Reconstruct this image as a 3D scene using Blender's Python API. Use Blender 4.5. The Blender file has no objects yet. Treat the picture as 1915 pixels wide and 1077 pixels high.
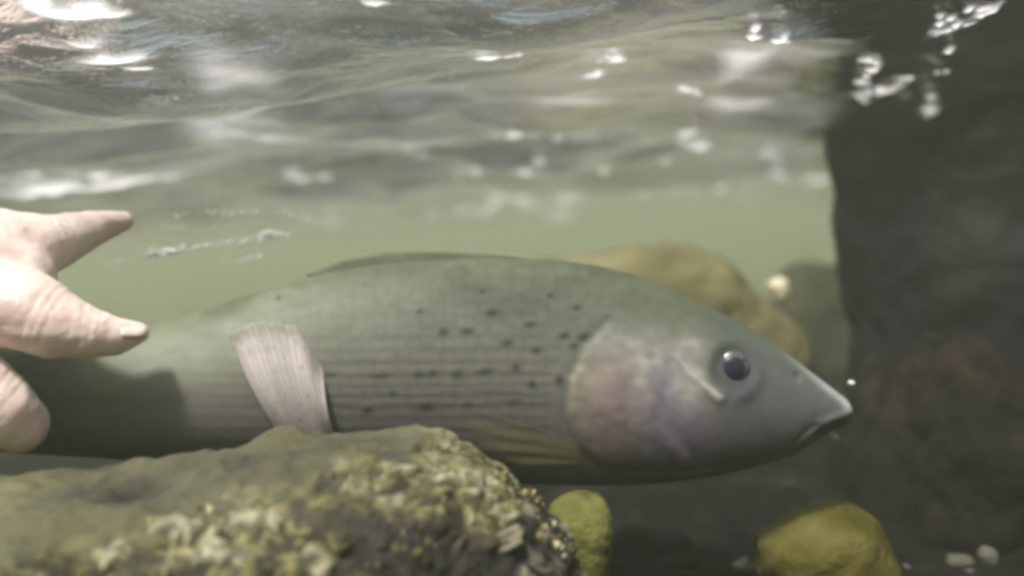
import bpy, bmesh, math, random
import numpy as np
from mathutils import Vector, noise, Matrix

S = bpy.context.scene
COL = S.collection
R = math.radians
random.seed(7)
rng = np.random.default_rng(11)

# ---------------------------------------------------------------- camera
F_PX, CX, CY = 1801.0, 957.5, 538.5          # focal length and centre in photo pixels
CAM = Vector((0, -0.30, 0)); PITCH = math.atan(95 / F_PX)
ROLL = R(4)                                   # the camera is held a little tilted: the waterline rises to the right
FWD = Vector((0, math.cos(PITCH), -math.sin(PITCH)))
_W, _H = Vector((0, math.sin(PITCH), math.cos(PITCH))), Vector((1, 0, 0))
RIGHT = _H * math.cos(ROLL) - _W * math.sin(ROLL)
UPV = _H * math.sin(ROLL) + _W * math.cos(ROLL)
cd = bpy.data.cameras.new('camera'); cam = bpy.data.objects.new('camera', cd); COL.objects.link(cam)
cam.location = CAM; cam.rotation_euler = Matrix((RIGHT, UPV, -FWD)).transposed().to_euler()
cd.sensor_width = 36; cd.lens = 36 * F_PX / 1915
cd.clip_start = 0.01; cd.clip_end = 200
cd.dof.use_dof = True; cd.dof.focus_distance = 0.28; cd.dof.aperture_fstop = 5.6
S.camera = cam

# ---------------------------------------------------------------- sky, sun, exposure
SUN_EL, SUN_AZ = R(60), R(207)               # azimuth clockwise from +Y: behind the camera, to its left
w = bpy.data.worlds.new('World'); S.world = w; w.use_nodes = True
nt = w.node_tree; bg = nt.nodes['Background']; bg.inputs['Strength'].default_value = 0.12
sky = nt.nodes.new('ShaderNodeTexSky'); sky.sky_type = 'NISHITA'; sky.sun_disc = False
sky.dust_density = 6; sky.ozone_density = .2; sky.sun_elevation = SUN_EL; sky.sun_rotation = SUN_AZ
nt.links.new(sky.outputs[0], bg.inputs[0])
sd = Vector((math.sin(SUN_AZ) * math.cos(SUN_EL), math.cos(SUN_AZ) * math.cos(SUN_EL), math.sin(SUN_EL)))
sl = bpy.data.lights.new('sun', 'SUN'); sl.energy = 3.6; sl.angle = R(8); sl.color = (1, .97, .93)
so = bpy.data.objects.new('sun', sl); COL.objects.link(so); so.rotation_euler = sd.to_track_quat('Z', 'Y').to_euler()
S.view_settings.view_transform = 'Standard'; S.view_settings.look = 'None'
S.view_settings.exposure = 0.55; S.view_settings.gamma = 1
cy = S.cycles
cy.use_denoising = True; cy.max_bounces = 10; cy.transparent_max_bounces = 16; cy.volume_bounces = 2
cy.pixel_filter_type = 'BLACKMAN_HARRIS'; cy.filter_width = 3.8
cy.sample_clamp_indirect = 6; cy.caustics_reflective = False; cy.caustics_refractive = False

WATER_Z = 0.06
BED_Z = -0.124

# ---------------------------------------------------------------- helpers
def P(px, py, d):
    """the point that photo pixel (px, py) shows at depth d (metres along the view)"""
    return CAM + RIGHT * ((px - CX) / F_PX * d) + UPV * (-(py - CY) / F_PX * d) + FWD * d

def link(name, me, mat=None, parent=None):
    o = bpy.data.objects.new(name, me); COL.objects.link(o)
    for m in (mat if isinstance(mat, (list, tuple)) else [mat]):
        if m: me.materials.append(m)
    if parent: o.parent = parent
    return o

def tag(o, label=None, cat=None, group=None, kind=None):
    if label: o['label'] = label
    if cat: o['category'] = cat
    if group: o['group'] = group
    if kind: o['kind'] = kind
    return o

def empty(name, label, cat, group=None, loc=(0, 0, 0)):
    o = bpy.data.objects.new(name, None); COL.objects.link(o); o.location = loc
    o.empty_display_size = .01
    return tag(o, label, cat, group)

def np_mesh(name, v, quads, smooth=True):
    me = bpy.data.meshes.new(name)
    v = np.asarray(v, dtype=np.float32); q = np.asarray(quads, dtype=np.int32)
    k = q.shape[1]
    me.vertices.add(len(v)); me.vertices.foreach_set('co', v.ravel())
    me.loops.add(q.size); me.loops.foreach_set('vertex_index', q.ravel())
    me.polygons.add(len(q)); me.polygons.foreach_set('loop_start', np.arange(0, q.size, k, dtype=np.int32))
    me.update(calc_edges=True); me.validate()
    me.polygons.foreach_set('use_smooth', np.full(len(me.polygons), smooth)); me.update()
    return me

def grid_quads(nr, nc, wrap=False, base=0):
    i = np.arange(nr - 1)[:, None]; j = np.arange(nc if wrap else nc - 1)[None]
    j2 = (j + 1) % nc
    a = i * nc + j; b = i * nc + j2; c = (i + 1) * nc + j2; d = (i + 1) * nc + j
    return np.stack([a, b, c, d], -1).reshape(-1, 4) + base

def set_color(me, rgb, name='tint'):
    at = me.color_attributes.new(name, 'FLOAT_COLOR', 'POINT')
    c = np.ones((len(rgb), 4), dtype=np.float32); c[:, :3] = rgb
    at.data.foreach_set('color', c.ravel())

def fbm(p, octs=4):
    return noise.fractal(p, 1.0, 2.0, octs, noise_basis='PERLIN_ORIGINAL')

def smooth(a, b, x):
    t = np.clip((x - a) / (b - a), 0, 1); return t * t * (3 - 2 * t)

# ---------------------------------------------------------------- materials
class N:
    def __init__(self, name):
        self.m = bpy.data.materials.new(name); self.m.use_nodes = True
        self.t = self.m.node_tree; self.b = self.t.nodes['Principled BSDF']; self.out = self.t.nodes['Material Output']
    def n(self, typ, **k):
        nd = self.t.nodes.new('ShaderNode' + typ)
        for a, v in k.items():
            if hasattr(nd, a): setattr(nd, a, v)
            else: nd.inputs[a].default_value = v
        return nd
    def l(self, a, b): self.t.links.new(a, b)
    def coords(self, scale=(1, 1, 1), rot=(0, 0, 0)):
        tc = self.n('TexCoord'); mp = self.n('Mapping'); mp.inputs['Scale'].default_value = scale
        mp.inputs['Rotation'].default_value = rot
        self.l(tc.outputs['Object'], mp.inputs['Vector']); return mp.outputs[0]
    def noise(self, vec, scale, detail=5, rough=.55, dist=0):
        x = self.n('TexNoise'); x.inputs['Scale'].default_value = scale; x.inputs['Detail'].default_value = detail
        x.inputs['Roughness'].default_value = rough; x.inputs['Distortion'].default_value = dist
        if vec is not None: self.l(vec, x.inputs['Vector'])
        return x.outputs['Fac']
    def ramp(self, fac, stops):
        r = self.n('ValToRGB'); e = r.color_ramp.elements
        while len(e) < len(stops): e.new(.5)
        for k, (p, c) in enumerate(stops):
            e[k].position = p; e[k].color = (*c, 1) if len(c) == 3 else c
        self.l(fac, r.inputs[0]); return r.outputs[0]
    def mix(self, a, b, f, mode='MIX'):
        x = self.n('Mix'); x.data_type = 'RGBA'; x.blend_type = mode
        for s, v in ((6, a), (7, b), (0, f)):
            if hasattr(v, 'is_linked') or hasattr(v, 'links'): self.l(v, x.inputs[s])
            else: x.inputs[s].default_value = v if s == 0 else (*v, 1)
        return x.outputs[2]
    def bump(self, h, strength, dist):
        b = self.n('Bump'); b.inputs['Strength'].default_value = strength; b.inputs['Distance'].default_value = dist
        self.l(h, b.inputs['Height']); self.l(b.outputs[0], self.b.inputs['Normal']); return b

def rock_mat(name, stops, scale=30, rough=.75, bump=.002, stretch=(1, 1, 1), speck=None, spec=.12):
    k = N(name); v = k.coords(stretch)
    c = k.ramp(k.noise(v, scale, 8, .6, .4), stops)
    if speck:
        col, sc, lo, hi = speck
        c = k.mix(c, col, k.ramp(k.noise(v, sc, 4, .6), [(lo, (0, 0, 0)), (hi, (1, 1, 1))]))
    k.l(c, k.b.inputs['Base Color']); k.b.inputs['Roughness'].default_value = rough
    k.b.inputs['Specular IOR Level'].default_value = spec
    k.bump(k.noise(v, scale * 5, 6, .65), 1, bump)
    return k.m

M = {}
M['dark_rock'] = rock_mat('dark_slate', [(.3, (.003, .004, .007)), (.48, (.007, .0085, .014)), (.58, (.015, .015, .016)), (.68, (.032, .028, .019)), (.8, (.05, .047, .03))], 9, .8)
M['brown_rock'] = rock_mat('reddish_brown_stone', [(.3, (.004, .003, .003)), (.5, (.012, .009, .008)), (.6, (.028, .018, .014)), (.72, (.075, .055, .042))], 20, .85)
M['olive_rock'] = rock_mat('olive_brown_stone', [(.25, (.08, .085, .04)), (.5, (.16, .145, .07)), (.75, (.26, .235, .13))], 20, .85)
M['grey_rock'] = rock_mat('grey_olive_stone', [(.3, (.12, .125, .08)), (.6, (.2, .2, .13)), (.8, (.3, .29, .2))], 16, .85)
M['lit_rock'] = rock_mat('grey_olive_rock', [(.3, (.03, .032, .02)), (.55, (.06, .062, .04)), (.75, (.12, .115, .075))], 18, .85)
M['yellow_rock'] = rock_mat('yellow_algae_stone', [(.25, (.05, .043, .008)), (.5, (.095, .083, .016)), (.75, (.17, .15, .06))], 45, .7, .002, speck=((.045, .032, .016), 26, .56, .68))
M['green_rock'] = rock_mat('green_algae_stone', [(.3, (.09, .095, .022)), (.55, (.17, .175, .05)), (.8, (.24, .24, .09))], 55, .7, .002, speck=((.06, .055, .02), 40, .55, .7))
M['pale_stone'] = rock_mat('pale_stone', [(.3, (.07, .067, .052)), (.6, (.16, .15, .12)), (.8, (.32, .3, .25))], 120, .6, .001)
M['cream_stone'] = rock_mat('cream_stone', [(.3, (.7, .66, .45)), (.7, (.85, .8, .6))], 120, .5, .001)
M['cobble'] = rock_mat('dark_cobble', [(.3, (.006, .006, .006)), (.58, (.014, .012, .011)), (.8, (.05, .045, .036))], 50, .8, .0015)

# ---------------------------------------------------------------- the setting: riverbed
def build_bed():
    ds = np.concatenate([np.linspace(-1.5, .1, 30), np.geomspace(.12, 14, 330)])
    t = np.linspace(-1, 1, 260)
    X = (t[None] * np.sign(t[None]) ** 0) * (0.9 + 1.1 * np.abs(ds[:, None]))
    Y = np.repeat(ds[:, None], len(t), 1) + CAM.y
    Z = np.empty_like(X)
    for i in range(X.shape[0]):
        for j in range(X.shape[1]):
            p = Vector((X[i, j], Y[i, j], 0)); d = ds[i]
            z = BED_Z - .10 * min(max((d - .6) / 1.0, 0), 1)
            z += .012 * fbm(p * 9, 3) * min(max(abs(d) / .3, .4), 1) + .03 * fbm(p * 1.3, 2) * min(max((d - .4), 0), 1)
            Z[i, j] = z
    me = np_mesh('riverbed', np.stack([X, Y, Z], -1).reshape(-1, 3), grid_quads(*X.shape))
    k = N('riverbed'); v = k.coords()
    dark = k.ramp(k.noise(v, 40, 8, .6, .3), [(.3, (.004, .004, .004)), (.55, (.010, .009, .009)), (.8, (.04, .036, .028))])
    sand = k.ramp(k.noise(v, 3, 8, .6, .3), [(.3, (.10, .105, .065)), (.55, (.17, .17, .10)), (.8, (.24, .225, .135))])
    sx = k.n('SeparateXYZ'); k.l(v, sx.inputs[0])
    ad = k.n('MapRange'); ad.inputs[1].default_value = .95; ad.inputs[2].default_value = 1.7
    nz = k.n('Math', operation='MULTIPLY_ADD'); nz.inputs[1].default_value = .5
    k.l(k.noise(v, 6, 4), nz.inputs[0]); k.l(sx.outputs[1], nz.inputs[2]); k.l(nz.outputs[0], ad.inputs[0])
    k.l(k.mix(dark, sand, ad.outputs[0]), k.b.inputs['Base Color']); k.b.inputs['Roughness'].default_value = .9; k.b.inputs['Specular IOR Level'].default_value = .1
    vo = k.n('TexVoronoi'); vo.inputs['Scale'].default_value = 70; k.l(v, vo.inputs['Vector'])
    b = k.bump(vo.outputs['Distance'], .8, .006); b.invert = True
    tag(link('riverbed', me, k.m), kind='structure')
build_bed()

# ---------------------------------------------------------------- the setting: rippled water, seen from below
def surf_at(px, py):
    a = P(px, py, 1.0) - CAM
    t = (WATER_Z - CAM.z) / a.z
    return CAM.x + a.x * t, CAM.y + a.y * t, t

# sky glints painted white over small dips: px, py, width px, height px
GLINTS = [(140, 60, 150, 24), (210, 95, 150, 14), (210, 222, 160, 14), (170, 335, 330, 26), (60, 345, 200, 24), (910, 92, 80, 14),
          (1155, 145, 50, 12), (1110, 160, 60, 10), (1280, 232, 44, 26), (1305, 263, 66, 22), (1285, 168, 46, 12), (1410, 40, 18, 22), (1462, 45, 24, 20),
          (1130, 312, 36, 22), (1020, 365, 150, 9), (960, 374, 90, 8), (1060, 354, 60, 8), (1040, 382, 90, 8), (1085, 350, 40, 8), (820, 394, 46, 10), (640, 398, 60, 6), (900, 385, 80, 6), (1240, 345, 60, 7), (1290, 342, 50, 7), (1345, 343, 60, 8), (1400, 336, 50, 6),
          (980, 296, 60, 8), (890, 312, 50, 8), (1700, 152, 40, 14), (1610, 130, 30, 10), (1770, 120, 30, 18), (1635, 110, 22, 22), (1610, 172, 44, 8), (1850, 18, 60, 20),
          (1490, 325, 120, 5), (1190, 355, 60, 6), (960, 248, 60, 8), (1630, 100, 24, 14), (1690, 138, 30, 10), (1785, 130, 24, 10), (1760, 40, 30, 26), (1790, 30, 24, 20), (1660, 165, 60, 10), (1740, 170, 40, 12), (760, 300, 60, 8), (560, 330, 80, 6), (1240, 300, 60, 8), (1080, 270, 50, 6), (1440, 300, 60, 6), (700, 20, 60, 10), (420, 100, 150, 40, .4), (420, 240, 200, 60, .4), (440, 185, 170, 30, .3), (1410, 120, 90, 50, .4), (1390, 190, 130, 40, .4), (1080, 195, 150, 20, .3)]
def build_water():
    ds = np.concatenate([np.linspace(-2.5, .1, 26), np.geomspace(.12, 13, 1150)])
    t = np.linspace(-1, 1, 720)
    D = np.repeat(ds[:, None], len(t), 1)
    X = t[None] * (0.55 + 0.75 * np.abs(D)); Y = D + CAM.y
    Z = np.zeros_like(X)
    sp = np.maximum(np.gradient(ds)[:, None], 1.5 * np.abs(D) / 720)
    r2 = np.random.default_rng(5)
    for k in range(46):
        lam = .028 * (22 ** r2.random()); th = r2.normal(math.pi / 2 + .12, .5)
        amp = .0075 * lam * r2.uniform(.5, 1.3)
        kx, ky = math.cos(th) * 2 * math.pi / lam, math.sin(th) * 2 * math.pi / lam
        ph = kx * X + ky * Y + r2.random() * 6.28
        ph += .6 * np.sin(X * 7 / (lam * 12 + .4) + r2.random() * 6)
        Z += amp * (np.sin(ph) + .25 * np.sin(2 * ph + .8)) * np.clip(lam / (4 * sp) - .3, 0, 1)
    glint_paint = np.zeros_like(X); haz = np.zeros_like(X)
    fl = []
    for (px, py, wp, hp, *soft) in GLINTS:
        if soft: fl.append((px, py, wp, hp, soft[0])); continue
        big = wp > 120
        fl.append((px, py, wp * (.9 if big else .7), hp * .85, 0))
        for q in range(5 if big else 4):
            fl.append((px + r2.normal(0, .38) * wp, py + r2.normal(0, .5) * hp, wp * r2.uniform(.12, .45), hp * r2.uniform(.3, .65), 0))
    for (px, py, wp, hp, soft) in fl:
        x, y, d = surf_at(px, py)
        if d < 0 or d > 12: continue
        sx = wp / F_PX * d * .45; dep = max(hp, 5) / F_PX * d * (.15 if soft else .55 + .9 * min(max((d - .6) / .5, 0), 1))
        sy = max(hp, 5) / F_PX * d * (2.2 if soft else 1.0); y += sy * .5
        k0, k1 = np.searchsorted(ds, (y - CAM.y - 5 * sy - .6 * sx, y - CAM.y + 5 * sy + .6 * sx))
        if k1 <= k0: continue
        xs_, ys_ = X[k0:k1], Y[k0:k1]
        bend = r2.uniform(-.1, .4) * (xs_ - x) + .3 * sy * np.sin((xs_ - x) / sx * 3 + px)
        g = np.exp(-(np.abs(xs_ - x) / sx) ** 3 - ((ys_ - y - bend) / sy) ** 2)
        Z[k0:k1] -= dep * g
        tgt = haz if soft else glint_paint
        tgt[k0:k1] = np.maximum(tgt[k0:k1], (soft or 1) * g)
    V = np.stack([X, Y, Z + WATER_Z], -1).reshape(-1, 3)
    me = np_mesh('water', V, grid_quads(*X.shape))
    set_color(me, np.repeat(glint_paint.reshape(-1, 1), 3, 1), 'glint_paint'); set_color(me, np.repeat(haz.reshape(-1, 1), 3, 1), 'soft_glint')
    op = smooth(.345, .315, (X - .012 * np.sin(Y * 40)) / np.maximum(D, .15)) * .96 + .04  # painted sheen fades out where the dark boulder reflection falls
    set_color(me, np.repeat(op.reshape(-1, 1), 3, 1), 'sheen_fade')
    k = N('river_water'); nt = k.t; nt.nodes.remove(k.b)
    v = k.coords((1, 1.6, 1), (0, 0, .2))
    b = k.n('Bump'); b.inputs['Strength'].default_value = .75; b.inputs['Distance'].default_value = .004
    k.l(k.noise(v, 38, 5, .6, 1.2), b.inputs['Height'])
    fr = k.n('Fresnel'); fr.inputs[0].default_value = 1.333; k.l(b.outputs[0], fr.inputs['Normal'])
    tr = k.n('BsdfTransparent'); tr.inputs[0].default_value = (.97, .99, .96, 1)
    gl = k.n('BsdfGlossy'); gl.inputs['Roughness'].default_value = .13; gl.inputs['Color'].default_value = (.95, .96, .95, 1)
    k.l(b.outputs[0], gl.inputs['Normal'])
    mx = k.n('MixShader'); k.l(fr.outputs[0], mx.inputs[0]); k.l(tr.outputs[0], mx.inputs[1]); k.l(gl.outputs[0], mx.inputs[2])
    # sky glints and a broad grey sheen, painted on the surface as pale colour
    vf = k.coords((1, 2.0, 1), (0, 0, .15)); fa = k.n('VertexColor'); fa.layer_name = 'glint_paint'
    grey_sheen = k.ramp(k.noise(vf, 5.5, 6, .6, .8), [(.36, (.03, .034, .036)), (.62, (.085, .09, .095)), (.75, (.18, .175, .185))])
    fade_layer = k.n('VertexColor'); fade_layer.layer_name = 'sheen_fade'; grey_sheen = k.mix(grey_sheen, fade_layer.outputs[0], 1.0, 'MULTIPLY')
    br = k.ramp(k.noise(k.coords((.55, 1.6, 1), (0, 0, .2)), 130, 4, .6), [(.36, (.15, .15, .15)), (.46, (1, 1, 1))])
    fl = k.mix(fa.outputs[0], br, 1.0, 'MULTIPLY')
    th = k.n('VertexColor'); th.layer_name = 'soft_glint'
    grey_sheen = k.mix(grey_sheen, k.mix(th.outputs[0], k.ramp(k.noise(vf, 14, 5, .6), [(.3, (.15, .15, .15)), (.65, (.95, .95, .95))]), 1.0, 'MULTIPLY'), 1.0, 'ADD')
    add = k.mix(grey_sheen, fl, 1.0, 'ADD')
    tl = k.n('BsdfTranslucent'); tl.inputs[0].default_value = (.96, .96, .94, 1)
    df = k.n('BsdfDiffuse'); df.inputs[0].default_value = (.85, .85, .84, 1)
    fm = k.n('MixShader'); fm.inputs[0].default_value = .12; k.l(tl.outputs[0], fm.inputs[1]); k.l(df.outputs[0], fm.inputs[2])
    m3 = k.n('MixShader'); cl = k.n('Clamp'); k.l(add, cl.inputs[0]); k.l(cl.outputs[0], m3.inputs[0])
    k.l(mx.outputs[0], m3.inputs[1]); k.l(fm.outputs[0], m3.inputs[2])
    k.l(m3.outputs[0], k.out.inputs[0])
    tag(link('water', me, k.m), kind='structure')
build_water()

# ---------------------------------------------------------------- rocks
def ease_outline(pts, n):
    """closed Catmull-Rom through the points, n samples evenly spaced in index"""
    p = np.array(pts, float); m = len(p); out = []
    for k in range(n):
        u = k / n * m; i = int(u); f = u - i
        a, b, c, d = p[(i - 1) % m], p[i % m], p[(i + 1) % m], p[(i + 2) % m]
        out.append(.5 * ((2 * b) + (-a + c) * f + (2 * a - 5 * b + 4 * c - d) * f * f + (-a + 3 * b - 3 * c + d) * f ** 3))
    return np.array(out)

def rock_mesh(outline, d, front, back, amp=.004, freq=30, nth=160, nph=90, centre=None, pw=.75, seed=0, octs=5):
    o = ease_outline(outline, nth); c = np.array(centre if centre else o.mean(0))
    V = []
    off = Vector((seed * 3.1, seed * 1.7, seed * 2.3))
    for i in range(nph):
        ph = math.pi * (i + .5) / nph
        s = math.sin(ph) ** pw; dep = -math.cos(ph)
        dep = math.copysign(abs(dep) ** .9, dep)
        for j in range(nth):
            q = c + (o[j] - c) * s
            p = P(q[0], q[1], d) + FWD * (dep * (front if dep < 0 else back))
            V.append(p)
    cen = P(c[0], c[1], d)
    V = [p + (p - cen).normalized() * amp * fbm(p * freq + off, octs) for p in V]
    n = len(V); V.append(P(c[0], c[1], d) - FWD * front); V.append(P(c[0], c[1], d) + FWD * back)
    me = bpy.data.meshes.new('rock')
    f = [tuple(q) for q in grid_quads(nph, nth, True)]
    f += [(n, (j + 1) % nth, j) for j in range(nth)]
    b = (nph - 1) * nth
    f += [(n + 1, b + j, b + (j + 1) % nth) for j in range(nth)]
    me.from_pydata([tuple(p) for p in V], [], f)
    me.update()
    for pl in me.polygons: pl.use_smooth = True
    bm = bmesh.new(); bm.from_mesh(me); bmesh.ops.recalc_face_normals(bm, faces=bm.faces); bm.to_mesh(me); bm.free()
    return me

def rock(name, label, cat, mat, outline, d, front, back, group=None, **k):
    me = rock_mesh(outline, d, front, back, **k); me.name = name
    return tag(link(name, me, M[mat] if isinstance(mat, str) else mat), label, cat, group)

rock('boulder', 'tall dark slate-grey boulder rising through the water surface ahead of the fish', 'boulder', 'dark_rock',
     [(1600, -120), (1556, 60), (1556, 130), (1556, 210), (1566, 330), (1572, 470), (1585, 620), (1590, 800), (1620, 1050), (1800, 1150), (2200, 1150), (2700, 1000), (2800, 500), (2600, 150), (2200, -60), (1800, -160)],
     .56, .09, .05, amp=.011, freq=18, centre=(2150, 450), pw=.75, seed=1, octs=7, nth=300, nph=160)
rock('boulder', 'low reddish-brown boulder with a rounded top in front of the tall dark boulder', 'boulder', 'brown_rock',
     [(1632, 830), (1668, 745), (1700, 700), (1752, 662), (1780, 640), (1845, 668), (1900, 675), (2000, 720), (2150, 850), (2200, 1100), (2000, 1200), (1750, 1200), (1630, 1120), (1605, 960)],
     .42, .06, .10, amp=.012, freq=24, seed=2, octs=7)
rock('rock', 'olive-brown rounded rock behind the head of the fish', 'rock', 'olive_rock',
     [(960, 520), (1060, 482), (1160, 466), (1250, 462), (1330, 482), (1400, 530), (1465, 590), (1500, 650), (1515, 710), (1490, 790), (1400, 830), (1200, 850), (1000, 760)],
     .60, .06, .05, amp=.006, freq=22, seed=3, octs=7)
rock('rock', 'grey-olive rock with a pale flat top half hidden by the tall dark boulder', 'rock', 'lit_rock',
     [(1462, 530), (1490, 492), (1540, 494), (1600, 503), (1700, 520), (1800, 600), (1780, 720), (1650, 740), (1520, 720), (1450, 640)],
     .86, .03, .08, amp=.005, freq=24, seed=4)

# mossy boulder the fish lies behind
def build_mossy():
    root = empty('boulder', 'rough moss-covered boulder in front of the belly of the fish', 'boulder', loc=P(500, 1100, .25))
    out = [(-500, 900), (-200, 890), (0, 893), (130, 882), (300, 866), (480, 836), (620, 818), (740, 806), (830, 814), (895, 840), (945, 876), (1005, 915), (1045, 965), (1075, 1030), (1090, 1100),
           (1060, 1300), (800, 1420), (300, 1450), (-200, 1400), (-550, 1200)]
    d, fr, bk = .25, .055, .022
    me = rock_mesh(out, d, fr, bk, amp=.005, freq=40, nth=900, nph=360, centre=(400, 1110), seed=6, octs=4, pw=.8)
    nv = len(me.vertices); co = np.empty(nv * 3, np.float32); no = np.empty(nv * 3, np.float32)
    me.vertices.foreach_get('co', co); me.vertices.foreach_get('normal', no); co = co.reshape(-1, 3); no = no.reshape(-1, 3)
    lump = np.zeros(nv); tuft = np.zeros(nv); hue = np.zeros(nv)
    pal = np.zeros((nv, 3)); PALE, STRAW, OLIVE, BROWN, DARK = [np.array(q) for q in ((.46, .44, .30), (.27, .25, .10), (.095, .09, .036), (.062, .048, .033), (.026, .02, .017))]
    for i in range(nv):
        if no[i, 1] > .8: continue
        p = Vector(co[i]); rel = p - CAM; dd = rel.dot(FWD); px = CX + rel.dot(RIGHT) / dd * F_PX; py = CY - rel.dot(UPV) / dd * F_PX
        n1, n2 = noise.noise(p * 60), noise.noise(p * 60 + Vector((7, 3, 1)))
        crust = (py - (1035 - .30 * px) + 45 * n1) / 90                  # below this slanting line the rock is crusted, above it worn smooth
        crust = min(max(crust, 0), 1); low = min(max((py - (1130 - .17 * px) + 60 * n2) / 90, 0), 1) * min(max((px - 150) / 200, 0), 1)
        far = min(max((px - 880 + 60 * n2) / 90, 0), 1)
        q = Vector((p.x * .8, p.y, p.z + .25 * p.x)) + Vector((noise.noise(p * 210), noise.noise(p * 210 + Vector((7, 0, 0))), noise.noise(p * 210 + Vector((0, 7, 0))))) * .0030
        da, pa = noise.voronoi(q * 165); db, pb = noise.voronoi(q * 340 + Vector((3, 3, 3)))
        ea, eb = min(1, (da[1] - da[0]) * 2.4), min(1, (db[1] - db[0]) * 2.4)
        ra, rb = noise.cell(pa[0] * 37.7 + Vector((1, 2, 3))) * .5 + .5, noise.cell(pb[0] * 53.1) * .5 + .5
        big = fbm(p * 28 + Vector((9, 2, 4)), 3); fine = noise.noise(p * 600)
        lump[i] = crust * (ea * (ra - .25) * .0030 + eb * (rb - .3) * .0014) + .0018 * big + .0005 * fbm(p * 180, 2)
        smoothc = OLIVE * (.8 + .9 * big + .35 * n1) + np.array((.018, .02, .018)) * (1 + n2)
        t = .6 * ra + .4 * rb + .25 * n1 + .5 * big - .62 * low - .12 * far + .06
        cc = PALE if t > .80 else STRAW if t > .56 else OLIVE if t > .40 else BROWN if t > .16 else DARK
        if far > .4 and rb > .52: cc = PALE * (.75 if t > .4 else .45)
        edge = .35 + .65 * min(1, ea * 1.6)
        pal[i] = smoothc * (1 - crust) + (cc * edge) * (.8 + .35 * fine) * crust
    pal = pal.clip(.01, .8)
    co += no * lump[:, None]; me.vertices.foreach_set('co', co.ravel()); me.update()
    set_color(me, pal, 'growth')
    k = N('mossy_stone'); v = k.coords()
    gr = k.n('VertexColor'); gr.layer_name = 'growth'
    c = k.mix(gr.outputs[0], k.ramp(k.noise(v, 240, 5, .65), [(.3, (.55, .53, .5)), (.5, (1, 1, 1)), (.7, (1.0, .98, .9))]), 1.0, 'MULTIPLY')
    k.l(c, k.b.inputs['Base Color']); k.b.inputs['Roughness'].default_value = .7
    k.bump(k.noise(v, 300, 6, .7), 1, .0014)
    st = link('stone', me, k.m, root); st.matrix_parent_inverse = Matrix.Translation(root.location).inverted()
    # moss: many small leaf-like flakes and grains over the upper and front faces
    rr = random.Random(3); verts, faces, cols = [], [], []
    nv = len(me.vertices); cand = [p for p in me.polygons if p.normal.dot(-FWD) > -.2]
    for q in range(2600):
        pl = rr.choice(cand); p = pl.center; n = pl.normal
        dens = fbm(p * 40 + Vector((5, 1, 2)), 4) + .6 * fbm(p * 130, 2)
        bare = max(0., min(1., (-.045 - p.x) / .05))          # the end towards the hand is worn smoother
        rel = p - CAM; dd = rel.dot(FWD); px = CX + rel.dot(RIGHT) / dd * F_PX; py = CY - rel.dot(UPV) / dd * F_PX
        if py < 1060 - .30 * px or dens + .35 * n.z - .55 * bare < rr.uniform(.15, .6): continue
        sz = rr.uniform(.0006, .0016)
        t1 = n.cross(Vector((rr.uniform(-1, 1), rr.uniform(-1, 1), rr.uniform(-1, 1)))).normalized(); t2 = n.cross(t1)
        up = (n + Vector((rr.uniform(-1, 1), rr.uniform(-.8, .8), rr.uniform(-.2, .9)))).normalized()
        b = len(verts); c0 = p + n * .0002
        tw = rr.uniform(.25, .7)
        # a bent leaf with a thick base: six-sided closed wedge
        tip = c0 + up * sz * 1.2 + t1 * sz * rr.uniform(-.4, .8)
        ring = [c0 + t1 * sz * tw, c0 + t2 * sz * .22, c0 - t1 * sz * tw, c0 - t2 * sz * .22]
        mid = [c0 + up * sz * .8 + (x - c0) * 1.15 for x in ring]
        verts += [tuple(x) for x in ring + mid + [tip]]
        for e in range(4):
            faces.append((b + e, b + (e + 1) % 4, b + 4 + (e + 1) % 4, b + 4 + e)); faces.append((b + 4 + e, b + 4 + (e + 1) % 4, b + 8))
        pal_ = rr.random()
        if pal_ < .5: c = Vector((.26, .23, .08))
        elif pal_ < .75: c = Vector((.15, .12, .04))
        elif pal_ < .92: c = Vector((.42, .38, .22))
        else: c = Vector((.36, .34, .24))
        c = c * rr.uniform(.7, 1.2)
        cols += [tuple(c)] * 9
    mm = bpy.data.meshes.new('moss'); mm.from_pydata(verts, [], faces); mm.update(); set_color(mm, cols)
    k = N('moss'); at = k.n('VertexColor'); at.layer_name = 'tint'; k.l(at.outputs[0], k.b.inputs['Base Color'])
    k.b.inputs['Roughness'].default_value = .55
    mo = link('moss', mm, k.m, root); mo.matrix_parent_inverse = st.matrix_parent_inverse; mo['kind'] = 'stuff'
build_mossy()

rock('stone', 'yellow algae-coated stone on the dark riverbed below the snout', 'stone', 'yellow_rock',
     [(1415, 1015), (1450, 985), (1510, 962), (1570, 950), (1620, 965), (1655, 1020), (1670, 1080), (1620, 1150), (1500, 1150), (1430, 1080)], .312, .02, .022, amp=.002, freq=60, nth=110, nph=60, seed=7)
rock('stone', 'small yellow-green stone beside the right end of the mossy boulder', 'stone', 'green_rock',
     [(1030, 950), (1055, 928), (1095, 922), (1132, 940), (1148, 990), (1140, 1050), (1115, 1120), (1050, 1110), (1030, 1010)], .275, .010, .014, amp=.0012, freq=80, nth=90, nph=50, seed=8)
rock('pebble', 'cream-white pebble lodged on the olive-brown rock above the snout', 'pebble', 'cream_stone',
     [(1436, 535), (1448, 521), (1468, 522), (1477, 540), (1470, 556), (1457, 563), (1445, 548)], .575, .006, .008, amp=.0006, freq=150, nth=50, nph=30, seed=9)

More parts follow.
